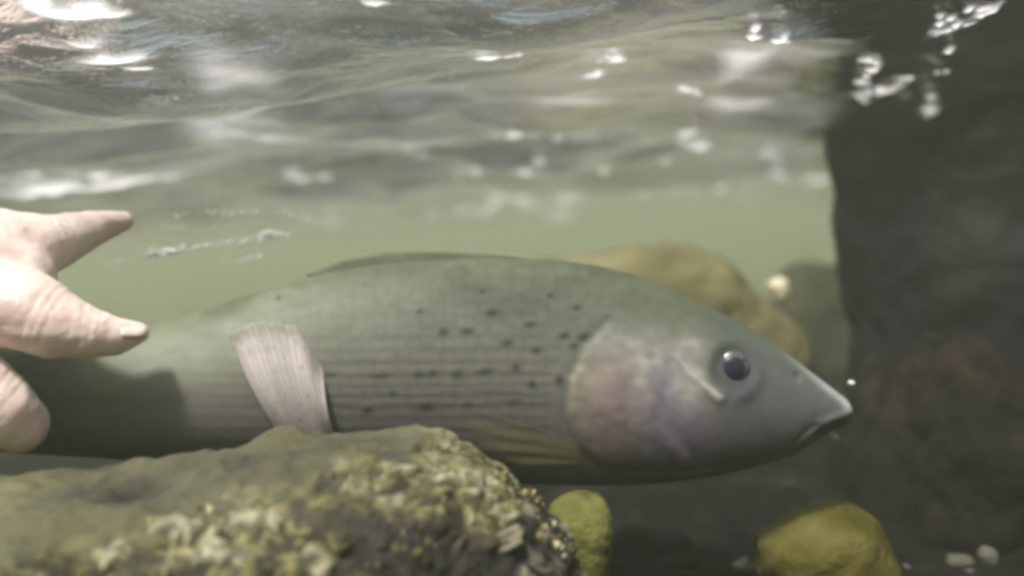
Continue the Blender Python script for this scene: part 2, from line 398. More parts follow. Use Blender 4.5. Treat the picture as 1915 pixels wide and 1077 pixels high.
# ---------------------------------------------------------------- the fish
FD = .30
TOP = [(-1000, 700), (-700, 703), (-500, 692), (-200, 668), (0, 650), (200, 622), (300, 600), (400, 572), (500, 542), (600, 514), (700, 496), (800, 488), (950, 484), (1050, 488), (1150, 504), (1230, 530),
       (1300, 563), (1360, 592), (1420, 626), (1480, 668), (1530, 706), (1565, 733), (1585, 750), (1594, 768)]
BOT = [(-1000, 780), (-700, 776), (-500, 790), (-200, 822), (0, 842), (200, 855), (400, 868), (600, 882), (800, 893), (950, 900), (1050, 904), (1150, 905), (1250, 899), (1350, 885), (1430, 866),
       (1480, 850), (1520, 825), (1550, 806), (1577, 795), (1594, 775)]
WID = [(-1000, 14), (-700, 30), (-500, 52), (-200, 80), (0, 95), (300, 112), (600, 122), (900, 126), (1100, 122), (1250, 108), (1360, 88), (1450, 66), (1520, 48), (1560, 37), (1582, 27), (1594, 5)]
def interp(tab, x):
    t = np.array(tab, float)
    # smooth monotone-ish: cubic hermite with finite differences
    xs, ys = t[:, 0], t[:, 1]
    m = np.gradient(ys, xs); i = np.clip(np.searchsorted(xs, x) - 1, 0, len(xs) - 2)
    h = xs[i + 1] - xs[i]; u = np.clip((x - xs[i]) / h, 0, 1)
    return (2*u**3-3*u**2+1)*ys[i] + (u**3-2*u**2+u)*h*m[i] + (-2*u**3+3*u**2)*ys[i+1] + (u**3-u**2)*h*m[i+1]

def seg_dist(px, py, pts):
    """distance in px to a polyline"""
    best = np.full(px.shape, 1e9)
    for (x0, y0), (x1, y1) in zip(pts[:-1], pts[1:]):
        dx, dy = x1 - x0, y1 - y0
        t = np.clip(((px - x0) * dx + (py - y0) * dy) / (dx * dx + dy * dy), 0, 1)
        best = np.minimum(best, np.hypot(px - x0 - t * dx, py - y0 - t * dy))
    return best

OPERC = [(1130, 596), (1085, 640), (1058, 700), (1052, 760), (1075, 820), (1120, 862), (1180, 890)]      # rear edge of the gill cover
PREOP = [(1250, 660), (1270, 686), (1296, 709), (1324, 732)]                                            # pale ridge behind the eye
MOUTH = [(1592, 779), (1568, 788), (1542, 797), (1520, 803)]
SPOTS = [(x, y, a * .82, b * .85) for x, y, a, b in [(838, 615, 12, 9), (880, 614, 17, 7), (922, 583, 14, 8), (950, 634, 13, 8), (990, 602, 12, 6), (1000, 648, 12, 7), (1048, 622, 13, 9), (1083, 624, 15, 9), (1072, 573, 13, 6), (964, 677, 10, 9),
         (862, 689, 12, 9), (910, 684, 18, 7), (820, 687, 12, 7), (796, 690, 13, 7), (992, 707, 9, 9), (1040, 700, 9, 11), (728, 691, 18, 6), (706, 752, 15, 7), (808, 748, 20, 8), (750, 722, 9, 6),
         (960, 738, 16, 6), (795, 580, 10, 5), (1025, 552, 8, 5), (905, 545, 6, 4), (1065, 640, 12, 6), (538, 556, 5, 5), (640, 690, 12, 5), (880, 742, 14, 6)]]
GILLRX = lambda y: np.interp(y, [596, 640, 700, 760, 820, 862, 890], [1130, 1085, 1058, 1052, 1075, 1120, 1180])

def fish_geo():
    xs = np.concatenate([np.linspace(-1000, 380, 90), np.linspace(384, 1500, 330), np.linspace(1503, 1594, 44)])
    nt_ = 220
    th = np.linspace(0, 2 * math.pi, nt_, endpoint=False)
    top, bot, wid = interp(TOP, xs), interp(BOT, xs), interp(WID, xs)
    mid = (top + bot) / 2; hh = (bot - top) / 2
    PX = np.repeat(xs[:, None], nt_, 1)
    c, s = np.cos(th)[None], np.sin(th)[None]
    PY = mid[:, None] - hh[:, None] * c
    L = np.sign(s) * np.abs(s) ** .86 * wid[:, None]             # lateral, px; + = towards the camera
    # fuller shoulder, narrower keel
    L *= 1 - .12 * np.clip(-c, 0, 1) ** 2
    # relief on both flanks (px)
    gx = GILLRX(PY)
    head = smooth(-10, 10, PX - gx) * smooth(575, 620, PY) * smooth(1420, 1250, PX)
    rel = 5 * head * np.exp(-((PX - gx) / 120) ** 2)
    rel -= 2.6 * np.exp(-(seg_dist(PX, PY, OPERC) / 10) ** 2) * (PX < gx + 12)
    dp = seg_dist(PX, PY, PREOP)
    rel += 4 * np.exp(-(dp / 11) ** 2)
    rel -= 4 * np.exp(-(seg_dist(PX + 0, PY, [(x + 22, y - 4) for x, y in PREOP]) / 14) ** 2)
    rel += 3 * np.exp(-(seg_dist(PX, PY, [(1180, 640), (1190, 700), (1215, 790), (1260, 850)]) / 16) ** 2)
    rel -= 2.5 * np.exp(-(seg_dist(PX, PY, [(1205, 640), (1218, 700), (1245, 790), (1290, 850)]) / 12) ** 2)
    rel -= 6 * np.exp(-(np.hypot(PX - 1353, PY - 684) / 42) ** 4)
    rel += 3 * np.exp(-((np.hypot(PX - 1353, PY - 684) - 48) / 12) ** 2)
    rel -= 6 * np.exp(-(seg_dist(PX, PY, MOUTH) / 5) ** 2)
    rel += 3 * np.exp(-(seg_dist(PX, PY, [(1560, 778), (1520, 792), (1490, 815)]) / 9) ** 2) - 2 * np.exp(-(seg_dist(PX, PY, [(1530, 780), (1500, 796), (1472, 822)]) / 7) ** 2)
    for q_ in range(5): rel -= 1.6 * np.exp(-(seg_dist(PX, PY, [(1130 + 34 * q_, 862 + 2 * q_), (1230 + 34 * q_, 872 - 2 * q_), (1320 + 26 * q_, 866 - 6 * q_)]) / 5) ** 2)
    rel += 4 * np.exp(-(seg_dist(PX, PY, [(1588, 764), (1556, 772), (1520, 784)]) / 8) ** 2)
    rel += 2.5 * np.exp(-(seg_dist(PX, PY, [(1575, 792), (1545, 806), (1510, 820)]) / 8) ** 2)
    rel -= 5 * np.exp(-(np.hypot(PX - 1478, PY - 700) / 8) ** 2)        # nostril
    L += np.sign(s) * rel * np.abs(s) ** .5 * np.minimum(1, wid[:, None] / 40)
    base = np.array(P(0, 0, FD)); ex = np.array(P(1, 0, FD)) - base; ey = np.array(P(0, 1, FD)) - base
    px = 1 / F_PX * FD
    V = base + PX[..., None] * ex + PY[..., None] * ey + (-L[..., None] * px) * np.array(FWD)
    return xs, th, PX, PY, V

def fish_colour(PX, PY, th):
    top, bot = interp(TOP, PX), interp(BOT, PX); v = (PY - top) / (bot - top + 1e-6)
    nz = np.array([[noise.noise(Vector((a / 60, b / 22, 3))) for a, b in zip(r1, r2)] for r1, r2 in zip(PX, PY)])
    nf = np.array([[noise.noise(Vector((a / 22, b / 14, 9))) for a, b in zip(r1, r2)] for r1, r2 in zip(PX, PY)])
    def C(*c): return np.array(c)
    stops = [(0, (.13, .15, .095)), (.12, (.14, .16, .118)), (.3, (.155, .17, .138)), (.45, (.165, .168, .14)), (.62, (.165, .16, .155)), (.8, (.15, .142, .15)), (1, (.17, .16, .165))]
    vs = np.clip(v + .06 * nz, 0, 1)
    col = np.stack([np.interp(vs, [s[0] for s in stops], [s[1][k] for s in stops]) for k in range(3)], -1)
    col *= (1 + .14 * nf + .1 * nz)[..., None]
    col *= (1 + .5 * smooth(800, 380, PX) * smooth(.55, .3, v))[..., None]  # upper flank lightened towards the tail, painting its fade into the haze
    # rows between scale lines, darker stripes along the flank
    row = PY - 6 * np.sin(PX / 260) + (1050 - PX) * .012
    for y0, a in ((626, .08), (648, .12), (670, .16), (692, .24), (711, .16), (728, .24), (746, .30), (768, .2), (789, .34), (812, .22), (836, .2)):
        m = np.exp(-((row - y0 - 3 * nz) / 4.2) ** 2) * smooth(1050, 1000, PX) * smooth(300, 600, PX) * np.minimum(a * 1.55, .6) * (1 + .5 * nf)
        col *= (1 - m)[..., None]
    for (x, y, a, b) in SPOTS:
        m = np.exp(-(((PX - x) / a) ** 2 + ((PY - y + (PX - x) * .12) / b) ** 2) ** 1.3) * .92
        col = col * (1 - m[..., None]) + m[..., None] * C(.03, .04, .035)
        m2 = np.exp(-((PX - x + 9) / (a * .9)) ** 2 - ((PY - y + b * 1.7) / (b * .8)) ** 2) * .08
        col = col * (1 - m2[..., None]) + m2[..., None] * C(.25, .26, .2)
    # gill cover
    gx = GILLRX(PY)
    g = smooth(-16, 34, PX - gx + 14 * nf) * smooth(585, 640, PY - (PX - 1130).clip(0) * .10) * smooth(1345, 1270, PX)
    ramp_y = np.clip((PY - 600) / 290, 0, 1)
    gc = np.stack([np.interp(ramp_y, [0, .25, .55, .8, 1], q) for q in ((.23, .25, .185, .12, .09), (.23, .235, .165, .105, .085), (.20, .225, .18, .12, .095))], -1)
    pink = np.exp(-((PX - 1135) / 42) ** 2 - ((PY - 760) / 95) ** 2)[..., None] * .45
    viol = np.exp(-((PX - 1235) / 32) ** 2 - ((PY - 745) / 70) ** 2)[..., None] * .6
    viol2 = np.exp(-((PX - 1310) / 60) ** 2 - ((PY - 800) / 34) ** 2)[..., None] * .6
    warm = np.exp(-((PX - 1075) / 30) ** 2 - ((PY - 730) / 90) ** 2)[..., None] * .6
    gc = gc * (1 - pink) + pink * C(.20, .12, .115); gc = gc * (1 - viol) + viol * C(.18, .165, .24)
    gc = gc * (1 - warm) + warm * C(.25, .22, .15)
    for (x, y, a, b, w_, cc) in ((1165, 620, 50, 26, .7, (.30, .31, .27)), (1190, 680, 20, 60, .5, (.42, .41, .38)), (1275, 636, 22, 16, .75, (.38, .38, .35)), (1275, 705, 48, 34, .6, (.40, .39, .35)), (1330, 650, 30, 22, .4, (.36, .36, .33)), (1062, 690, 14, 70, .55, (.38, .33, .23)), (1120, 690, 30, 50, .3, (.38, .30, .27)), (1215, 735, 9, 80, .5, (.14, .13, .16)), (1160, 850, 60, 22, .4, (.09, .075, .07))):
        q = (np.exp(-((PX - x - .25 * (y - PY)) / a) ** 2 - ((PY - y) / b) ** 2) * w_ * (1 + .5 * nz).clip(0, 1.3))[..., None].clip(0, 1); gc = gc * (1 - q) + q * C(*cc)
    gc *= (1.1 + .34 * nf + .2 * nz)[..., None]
    col = col * (1 - g[..., None]) + g[..., None] * gc
    # face
    fc = smooth(1270, 1350, PX)[..., None] * .8
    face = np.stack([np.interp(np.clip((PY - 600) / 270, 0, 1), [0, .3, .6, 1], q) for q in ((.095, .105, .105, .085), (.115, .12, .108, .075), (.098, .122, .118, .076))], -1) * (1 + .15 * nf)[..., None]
    col = col * (1 - fc) + fc * face
    col = col * (1 - viol2 * .6) + viol2 * .6 * C(.14, .115, .17)
    er = np.hypot(PX - 1353, (PY - 687))
    m = (np.exp(-((er - 38) / 20) ** 2) * .4 + np.exp(-((PX - 1370) / 26) ** 2 - ((PY - 726) / 32) ** 2) * .6).clip(0, .8)[..., None]
    col = col * (1 - m) + m * C(.06, .065, .075)
    m = (np.exp(-(seg_dist(PX, PY, PREOP) / (4 + 4 * smooth(1270, 1345, PX))) ** 2) * (.45 + .4 * smooth(1275, 1335, PX)) * (1 + .5 * nf))[..., None].clip(0, 1); col = col * (1 - m) + m * C(.55, .53, .48)
    m = (np.exp(-(seg_dist(PX, PY, [(1592, 768), (1560, 738), (1500, 690), (1440, 645)]) / 9) ** 2) * smooth(1430, 1560, PX) * .8)[..., None]; col = col * (1 - m) + m * C(.45, .47, .48)  # pale streak paints the lit top rim of the snout
    m = (np.exp(-(seg_dist(PX, PY, MOUTH) / 4.5) ** 2) * .7)[..., None]; col = col * (1 - m) + m * C(.03, .028, .03)
    m = (np.exp(-(seg_dist(PX, PY, OPERC[:5]) / 8) ** 2) * (PX < gx) * .4)[..., None]; col = col * (1 - m) + m * C(.10, .10, .095)
    return col.clip(.01, .9)

def fish_skin():
    k = N('grayling_skin')
    at = k.n('VertexColor'); at.layer_name = 'tint'
    uv = k.n('UVMap'); uv.uv_map = 'flank'
    # overlapping scale rows: distance field of a staggered lattice
    mp = k.n('Mapping'); k.l(uv.outputs[0], mp.inputs[0]); mp.inputs['Scale'].default_value = (1, 1, 1)
    vo = k.n('TexVoronoi'); vo.voronoi_dimensions = '2D'; vo.inputs['Scale'].default_value = 1; vo.inputs['Randomness'].default_value = .6
    k.l(mp.outputs[0], vo.inputs['Vector'])
    sp = k.n('SeparateColor'); msk = k.n('VertexColor'); msk.layer_name = 'scale_mask'; k.l(msk.outputs[0], sp.inputs[0])
    edge = k.ramp(vo.outputs['Distance'], [(.3, (1.0, 1.0, 1.0)), (.62, (.88, .88, .88))])
    c = k.mix(at.outputs[0], edge, sp.outputs[0], 'MULTIPLY')
    k.l(c, k.b.inputs['Base Color'])
    k.b.inputs['Roughness'].default_value = .6; k.b.inputs['Metallic'].default_value = .0
    k.b.inputs['Specular IOR Level'].default_value = .22
    mu = k.n('Math', operation='MULTIPLY'); k.l(vo.outputs['Distance'], mu.inputs[0]); k.l(sp.outputs[0], mu.inputs[1])
    b = k.bump(mu.outputs[0], .2, .0003); b.invert = True
    return k.m

def fin_mat(name, col, alpha=.2, transl=.45):
    k = N(name); uv = k.n('UVMap'); uv.uv_map = 'fin'
    wv = k.n('TexWave'); wv.inputs['Scale'].default_value = 5; wv.inputs['Distortion'].default_value = .8; wv.inputs['Detail'].default_value = 2
    k.l(uv.outputs[0], wv.inputs[0])
    nz = k.noise(uv.outputs[0], 9, 4)
    c = k.mix(tuple(x * .8 for x in col), col, wv.outputs[1])
    c = k.mix(c, tuple(x * .5 for x in col), k.ramp(k.noise(uv.outputs[0], 16, 2, .5), [(.60, (0, 0, 0)), (.66, (.6, .6, .6))]))
    c = k.mix(c, tuple(x * .8 for x in col), k.ramp(nz, [(.45, (0, 0, 0)), (.65, (.8, .8, .8))]))
    k.l(c, k.b.inputs['Base Color']); k.b.inputs['Roughness'].default_value = .4
    tl = k.n('BsdfTranslucent'); k.l(c, tl.inputs[0]); tp = k.n('BsdfTransparent')
    m1 = k.n('MixShader'); m1.inputs[0].default_value = transl; k.l(k.b.outputs[0], m1.inputs[1]); k.l(tl.outputs[0], m1.inputs[2])
    m2 = k.n('MixShader'); sv = k.n('SeparateXYZ'); k.l(uv.outputs[0], sv.inputs[0])
    ed = k.ramp(sv.outputs[1], [(.0, (alpha,) * 3), (.70, (alpha,) * 3), (1.0, (min(1, alpha + .65),) * 3)]); k.l(ed, m2.inputs[0]); k.l(m1.outputs[0], m2.inputs[1]); k.l(tp.outputs[0], m2.inputs[2])
    k.l(m2.outputs[0], k.out.inputs[0])
    k.bump(wv.outputs[1], .3, .0003)
    return k.m

def fin(name, root, tip, mat, parent, nu=40, nv=18, thick=.0005, ragged=.03, seed=0, arch=0):
    """membrane between a root curve and a free edge, both lists of (px, py, depth)"""
    rt = np.array([P(*q) for q in root]); tp = np.array([P(*q) for q in tip])
    def samp(a, u):
        s = np.linspace(0, 1, len(a)); return np.array([np.interp(u, s, a[:, k]) for k in range(3)])
    rr = random.Random(seed); V, UV = [], []
    for side in (-1, 1):
        for j in range(nv):
            v = j / (nv - 1)
            for i in range(nu):
                u = i / (nu - 1)
                a, b = samp(rt, u), samp(tp, u)
                rag = 1 - ragged * (.5 + .5 * math.sin(u * 47 + seed)) * abs(math.sin(u * 23 + 1.3 * seed)) * v ** 3
                p = a + (b - a) * v * rag
                bow = .0008 * math.sin(u * 19 + seed) * v - arch * math.sin(math.pi * min(v * 1.1, 1))
                t = thick * (1.6 - 1.2 * v)
                V.append(p + np.array(FWD) * (bow + side * t)); UV.append((u, v))
    n = nu * nv
    q = np.concatenate([grid_quads(nv, nu), grid_quads(nv, nu, base=n)[:, ::-1]])
    edge = [(0 * nu + i) for i in range(nu)] + [j * nu + nu - 1 for j in range(1, nv)] + [(nv - 1) * nu + i for i in range(nu - 2, -1, -1)] + [j * nu for j in range(nv - 2, 0, -1)]
    e = np.array([(a, b, b + n, a + n) for a, b in zip(edge, edge[1:] + edge[:1])])
    me = np_mesh(name, V, np.concatenate([q, e]))
    ul = me.uv_layers.new(name='fin'); li = np.empty(len(me.loops), np.int32); me.loops.foreach_get('vertex_index', li)
    ul.data.foreach_set('uv', np.array(UV, dtype=np.float32)[li].ravel())
    bm = bmesh.new(); bm.from_mesh(me); bmesh.ops.recalc_face_normals(bm, faces=bm.faces); bm.to_mesh(me); bm.free()
    o = link(name, me, mat, parent); o.matrix_parent_inverse = Matrix.Translation(parent.location).inverted()
    return o

def build_fish():
    root = empty('fish', 'olive-grey spotted river fish facing the dark boulder, its tail end held by a hand', 'fish', loc=P(700, 890, FD))
    inv = Matrix.Translation(root.location).inverted()
    xs, th, PX, PY, V = fish_geo()
    nr, nc = PX.shape
    q = grid_quads(nr, nc, True)
    Vf = V.reshape(-1, 3)
    ends = [V[0].mean(0), V[-1].mean(0)]; n = len(Vf)
    Vf = np.concatenate([Vf, np.array(ends)])
    me = bpy.data.meshes.new('body')
    fs = [tuple(x) for x in q] + [(n, j, (j + 1) % nc) for j in range(nc)] + [(n + 1, (nr - 1) * nc + (j + 1) % nc, (nr - 1) * nc + j) for j in range(nc)]
    me.from_pydata(Vf.tolist(), [], fs); me.update()
    for p in me.polygons: p.use_smooth = True
    col = fish_colour(PX, PY, th).reshape(-1, 3); col = np.concatenate([col, col[:1], col[-1:]]); set_color(me, col)
    mask = (smooth(-5, -40, PX - GILLRX(PY)) * smooth(1180, 1090, PX + (PY < 640) * 0) + smooth(640, 590, PY) * smooth(1260, 1120, PX)).clip(0, 1) * (.12 + .88 * smooth(420, 760, PX))
    mk = np.repeat(mask.reshape(-1, 1), 3, 1); mk = np.concatenate([mk, mk[:1], mk[-1:]]); set_color(me, mk, 'scale_mask')
    # flank uv: 1 unit = one scale, rows follow the body
    top, bot = interp(TOP, PX), interp(BOT, PX)
    U = PX / 20.0; W = (PY - top) / (bot - top + 1e-6) * 20
    uvv = np.stack([U, W], -1).reshape(-1, 2); uvv = np.concatenate([uvv, uvv[:1], uvv[-1:]]).astype(np.float32)
    ul = me.uv_layers.new(name='flank'); li = np.empty(len(me.loops), np.int32); me.loops.foreach_get('vertex_index', li)
    ul.data.foreach_set('uv', uvv[li].ravel())
    bm = bmesh.new(); bm.from_mesh(me); bmesh.ops.recalc_face_normals(bm, faces=bm.faces); bm.to_mesh(me); bm.free()
    bo = link('body', me, fish_skin(), root); bo.matrix_parent_inverse = inv
    # eyes
    kk = N('iris'); kk.b.inputs['Roughness'].default_value = .25
    v = kk.coords(); kk.l(kk.ramp(kk.noise(v, 400, 4), [(.3, (.07, .075, .085)), (.7, (.2, .2, .2))]), kk.b.inputs['Base Color']); kk.b.inputs['Metallic'].default_value = .3
    kp = N('pupil'); kp.b.inputs['Base Color'].default_value = (.022, .024, .045, 1); kp.b.inputs['Roughness'].default_value = .3
    px = FD / F_PX
    wl = float(interp(WID, np.array([1353.]))[0])
    for side in (1, -1):
        def ball(r, flat, name, mat, par, off):
            bm = bmesh.new(); bmesh.ops.create_uvsphere(bm, u_segments=48, v_segments=24, radius=r)
            c = P(1353, 682, FD) - FWD * side * off
            # sphere pole towards the viewer side
            mt = Matrix.Translation(c) @ (FWD * -side).to_track_quat('Z', 'Y').to_matrix().to_4x4() @ Matrix.Diagonal((1, 1, flat, 1))
            bmesh.ops.transform(bm, matrix=mt, verts=bm.verts)
            m = bpy.data.meshes.new(name); bm.to_mesh(m); bm.free()
            for p in m.polygons: p.use_smooth = True
            o = link(name, m, mat, par); o.matrix_parent_inverse = inv; return o
        e = ball(32 * px, .42, 'eye', kk.m, root, (wl - 18) * px)
        pu = ball(25 * px, .42, 'pupil', kp.m, e, (wl - 13.5) * px); pu.matrix_parent_inverse = Matrix()
        pu.matrix_parent_inverse = e.matrix_basis.inverted() if False else Matrix()
    fl = FD - .0165
    pale = fin_mat('pale_pelvic_fin', (.84, .77, .76), .04, .3)
    olive = fin_mat('olive_pectoral_fin', (.26, .26, .10), .84, .4)
    dark = fin_mat('dark_dorsal_fin', (.13, .14, .105), .6, .4)
    fin('pelvic_fin', [(530, 822, fl), (578, 828, fl - .001), (626, 818, fl - .001)], [(424, 625, fl - .0055), (455, 608, fl - .006), (500, 598, fl - .0065), (556, 608, fl - .006), (604, 690, fl - .005)], pale, root, nu=50, nv=40, seed=2, arch=.0035)
    fin('pelvic_fin', [(545, 868, FD + .008), (575, 872, FD + .009), (605, 870, FD + .009)], [(420, 900, FD + .014), (460, 925, FD + .016), (520, 930, FD + .015)], pale, root, seed=3)
    fin('pectoral_fin', [(1075, 820, FD - .019), (1085, 845, FD - .019), (1082, 866, FD - .018)], [(870, 756, FD - .026), (842, 790, FD - .028), (880, 832, FD - .029), (960, 868, FD - .027)], olive, root, seed=4)
    fin('pectoral_fin', [(1075, 830, FD + .017), (1085, 850, FD + .017), (1082, 880, FD + .014)], [(880, 830, FD + .03), (860, 870, FD + .032), (900, 920, FD + .03)], olive, root, seed=5)
    fin('dorsal_fin', [(585, 524, FD), (660, 508, FD), (760, 494, FD), (860, 490, FD), (960, 490, FD), (1010, 492, FD)],
        [(570, 512, FD), (640, 486, FD), (720, 470, FD), (820, 469, FD), (920, 474, FD), (1005, 486, FD)], dark, root, nu=60, seed=6)
    fin('anal_fin', [(-260, 826, FD), (-160, 832, FD), (-60, 840, FD)], [(-330, 890, FD), (-250, 930, FD), (-110, 915, FD)], olive, root, seed=7)
    fin('adipose_fin', [(-330, 682, FD), (-290, 678, FD)], [(-390, 650, FD), (-360, 640, FD)], dark, root, nu=12, nv=8, seed=8)
    fin('tail_fin', [(-985, 702, FD), (-990, 740, FD), (-985, 778, FD)], [(-1260, 560, FD), (-1150, 740, FD), (-1260, 930, FD)], olive, root, seed=9)
build_fish()

# ---------------------------------------------------------------- the hand
def build_hand():
    root = empty('person', 'bare pinkish right hand of a person gripping the back half of the fish', 'person', loc=P(-400, 600, .27))
    inv = Matrix.Translation(root.location).inverted()
    chains = {
        'arm': [(-1900, 60, .20, 190), (-1300, 300, .23, 170), (-800, 480, .25, 135), (-560, 540, .262, 125), (-380, 565, .27, 140)],
        'palm1': [(-420, 530, .27, 130), (-250, 500, .272, 110), (-110, 500, .272, 88)],
        'palm2': [(-420, 570, .266, 130), (-260, 590, .262, 115), (-110, 600, .262, 78)],
        'palm3': [(-420, 610, .266, 125), (-280, 670, .262, 105), (-150, 690, .260, 78)],
        'palm4': [(-420, 640, .268, 115), (-310, 730, .266, 95), (-210, 770, .262, 72)],
        'web': [(-120, 510, .272, 95), (-20, 515, .272, 88), (42, 514, .275, 62)],
        'thumb': [(-200, 480, .275, 105), (-60, 475, .277, 95), (30, 466, .281, 76), (90, 455, .285, 58), (140, 440, .291, 44), (190, 423, .298, 31), (232, 412, .304, 20)],
        'index': [(-110, 560, .266, 88), (30, 570, .263, 80), (95, 602, .264, 68), (160, 622, .266, 52), (215, 628, .269, 38), (262, 622, .272, 22)],
        'middle': [(-150, 650, .262, 80), (-60, 720, .260, 74), (0, 770, .262, 66), (36, 794, .266, 54)],
        'ring': [(-200, 740, .262, 76), (-150, 810, .262, 70), (-100, 850, .268, 62), (-60, 866, .276, 48)],
        'little': [(-260, 790, .264, 66), (-250, 850, .266, 60), (-215, 885, .272, 50), (-185, 892, .28, 40)],
    }
    bm = bmesh.new()
    for nm, ch in chains.items():
        pts = []
        for a, b in zip(ch[:-1], ch[1:]):
            n = 10
            for k in range(n):
                t = k / n; pts.append(tuple(a[i] + (b[i] - a[i]) * t for i in range(4)))
        pts.append(ch[-1])
        # smooth the chain a little
        arr = np.array(pts)
        for _ in range(4): arr[1:-1] = (arr[:-2] + 2 * arr[1:-1] + arr[2:]) / 4
        cs = [P(x, y, d) for x, y, d, r in arr]; rs = [r / F_PX * d for x, y, d, r in arr]
        ns = 24; rows = []
        cs2, rs2 = list(cs), list(rs)
        ta = (cs[0] - cs[1]).normalized(); tb = (cs[-1] - cs[-2]).normalized()
        # round caps
        pre = [(cs[0] + ta * rs[0] * math.sin(a), rs[0] * math.cos(a)) for a in (1.45, 1.1, .7, .35)]
        post = [(cs[-1] + tb * rs[-1] * math.sin(a), rs[-1] * math.cos(a)) for a in (.35, .7, 1.1, 1.45)]
        allp = pre + list(zip(cs, rs)) + post
        up = Vector((0, .3, 1))
        for i, (c, r) in enumerate(allp):
            t = (allp[min(i + 1, len(allp) - 1)][0] - allp[max(i - 1, 0)][0]).normalized()
            u = t.cross(up).normalized(); w_ = u.cross(t)
            rows.append([bm.verts.new(c + (u * math.cos(a) + w_ * math.sin(a)) * r) for a in [2 * math.pi * k / ns for k in range(ns)]])
        for r1, r2 in zip(rows[:-1], rows[1:]):
            for k in range(ns): bm.faces.new((r1[k], r1[(k + 1) % ns], r2[(k + 1) % ns], r2[k]))
        bm.faces.new(rows[0][::-1]); bm.faces.new(rows[-1])
    bmesh.ops.recalc_face_normals(bm, faces=bm.faces)
    me = bpy.data.meshes.new('tmp'); bm.to_mesh(me); bm.free()
    tmp = bpy.data.objects.new('tmp', me); COL.objects.link(tmp)
    r = tmp.modifiers.new('r', 'REMESH'); r.mode = 'VOXEL'; r.voxel_size = .0008
    s = tmp.modifiers.new('s', 'SMOOTH'); s.factor = .5; s.iterations = 26
    dg = bpy.context.evaluated_depsgraph_get()
    body = bpy.data.meshes.new_from_object(tmp.evaluated_get(dg)); body.name = 'hand'
    bpy.data.objects.remove(tmp)
    # keep the largest connected piece only, add knuckle creases
    bm = bmesh.new(); bm.from_mesh(body)
    def ax(a, b): return (P(*b) - P(*a)).normalized()
    crease = [(P(88, 600, .264), ax((30, 570, .263), (160, 622, .266)), .00022), (P(168, 622, .266), ax((95, 602, .264), (262, 622, .272)), .00016), (P(-20, 750, .262), ax((-60, 720, .26), (36, 794, .266)), .0002), (P(110, 448, .288), ax((30, 466, .281), (190, 423, .298)), .0002)]
    for v_ in bm.verts:
        p = v_.co; n = v_.normal
        for cc, ca, cm in crease:
            w_ = p - cc; s_ = w_.dot(ca)
            if abs(s_) < .008 and (w_ - ca * s_).length < .013:
                v_.co = v_.co + n * (.9 * cm * math.exp(-(s_ / .0045) ** 2) - cm * sum(math.exp(-((s_ - q_) / .0006) ** 2) for q_ in (-.0021, .0002, .0023)))
        v_.co = v_.co + n * (.0004 * fbm(p * 160, 3) + .0006 * fbm(p * 50, 2))
    bm.to_mesh(body); bm.free()
    for p in body.polygons: p.use_smooth = True
    k = N('skin'); v = k.coords()
    c = k.ramp(k.noise(v, 45, 5, .6), [(.3, (.82, .60, .55)), (.5, (.87, .70, .64)), (.7, (.90, .77, .71))])
    k.l(c, k.b.inputs['Base Color']); k.b.inputs['Roughness'].default_value = .42
    k.b.inputs['Subsurface Weight'].default_value = .25; k.b.inputs['Subsurface Radius'].default_value = (.006, .002, .0012); k.b.inputs['Subsurface Scale'].default_value = .6
    k.bump(k.noise(v, 500, 4, .6), .5, .0006)
    h = link('body', body, k.m, root); h.matrix_parent_inverse = inv
    # nails
    kn = N('nail'); kn.b.inputs['Base Color'].default_value = (.86, .70, .62, 1); kn.b.inputs['Roughness'].default_value = .2
    def nail(a, b, wpx, d_off):
        A, B = P(*a), P(*b); ax = (B - A); ln = ax.length; ax.normalize()
        out = (-FWD * .55 + UPV * .83); out = (out - ax * out.dot(ax)).normalized(); sd_ = ax.cross(out)
        bmn = bmesh.new(); rows = []
        wv = wpx / F_PX * a[2]
        for top in (1, 0):
            for i in range(9):
                t = i / 8; row = []
                ww = wv * (.85 + .3 * t - .55 * max(0, t - .7) / .3 * (t > .7))
                for j in range(9):
                    s_ = (j / 8 - .5) * 2
                    row.append(bmn.verts.new(A + ax * ln * t + sd_ * ww * s_ - out * (wv * .55 * s_ * s_) + out * (.0003 * top - .0007 * (1 - top)) + out * d_off))
                rows.append(row)
        for blk in (0, 9):
            for i in range(8):
                for j in range(8): bmn.faces.new((rows[blk + i][j], rows[blk + i][j + 1], rows[blk + i + 1][j + 1], rows[blk + i + 1][j]))
        ed = [(0, j) for j in range(9)] + [(i, 8) for i in range(1, 9)] + [(8, j) for j in range(7, -1, -1)] + [(i, 0) for i in range(7, 0, -1)]
        for (i, j), (i2, j2) in zip(ed, ed[1:] + ed[:1]): bmn.faces.new((rows[i][j], rows[i2][j2], rows[9 + i2][j2], rows[9 + i][j]))
        bmesh.ops.recalc_face_normals(bmn, faces=bmn.faces)
        m = bpy.data.meshes.new('fingernail'); bmn.to_mesh(m); bmn.free()
        for p in m.polygons: p.use_smooth = True
        o = link('fingernail', m, kn.m, root); o.matrix_parent_inverse = inv
    nail((226, 616, .2655), (272, 615, .2695), 15, .0002)
build_hand()

# ---------------------------------------------------------------- small loose stones and bubbles
def small(name, label, cat, mat, px, py, d, rx, ry, seed, group=None, rough=.25):
    rr = random.Random(seed)
    out = []
    for k in range(9):
        a = k / 9 * 2 * math.pi; q = 1 + rr.uniform(-rough, rough)
        out.append((px + rx * math.cos(a) * q, py + ry * math.sin(a) * q))
    dep = (rx + ry) / 2 / F_PX * d
    return rock(name, label, cat, mat, out, d, dep, dep, group, amp=dep * .12, freq=.6 / dep, nth=40, nph=24, seed=seed)

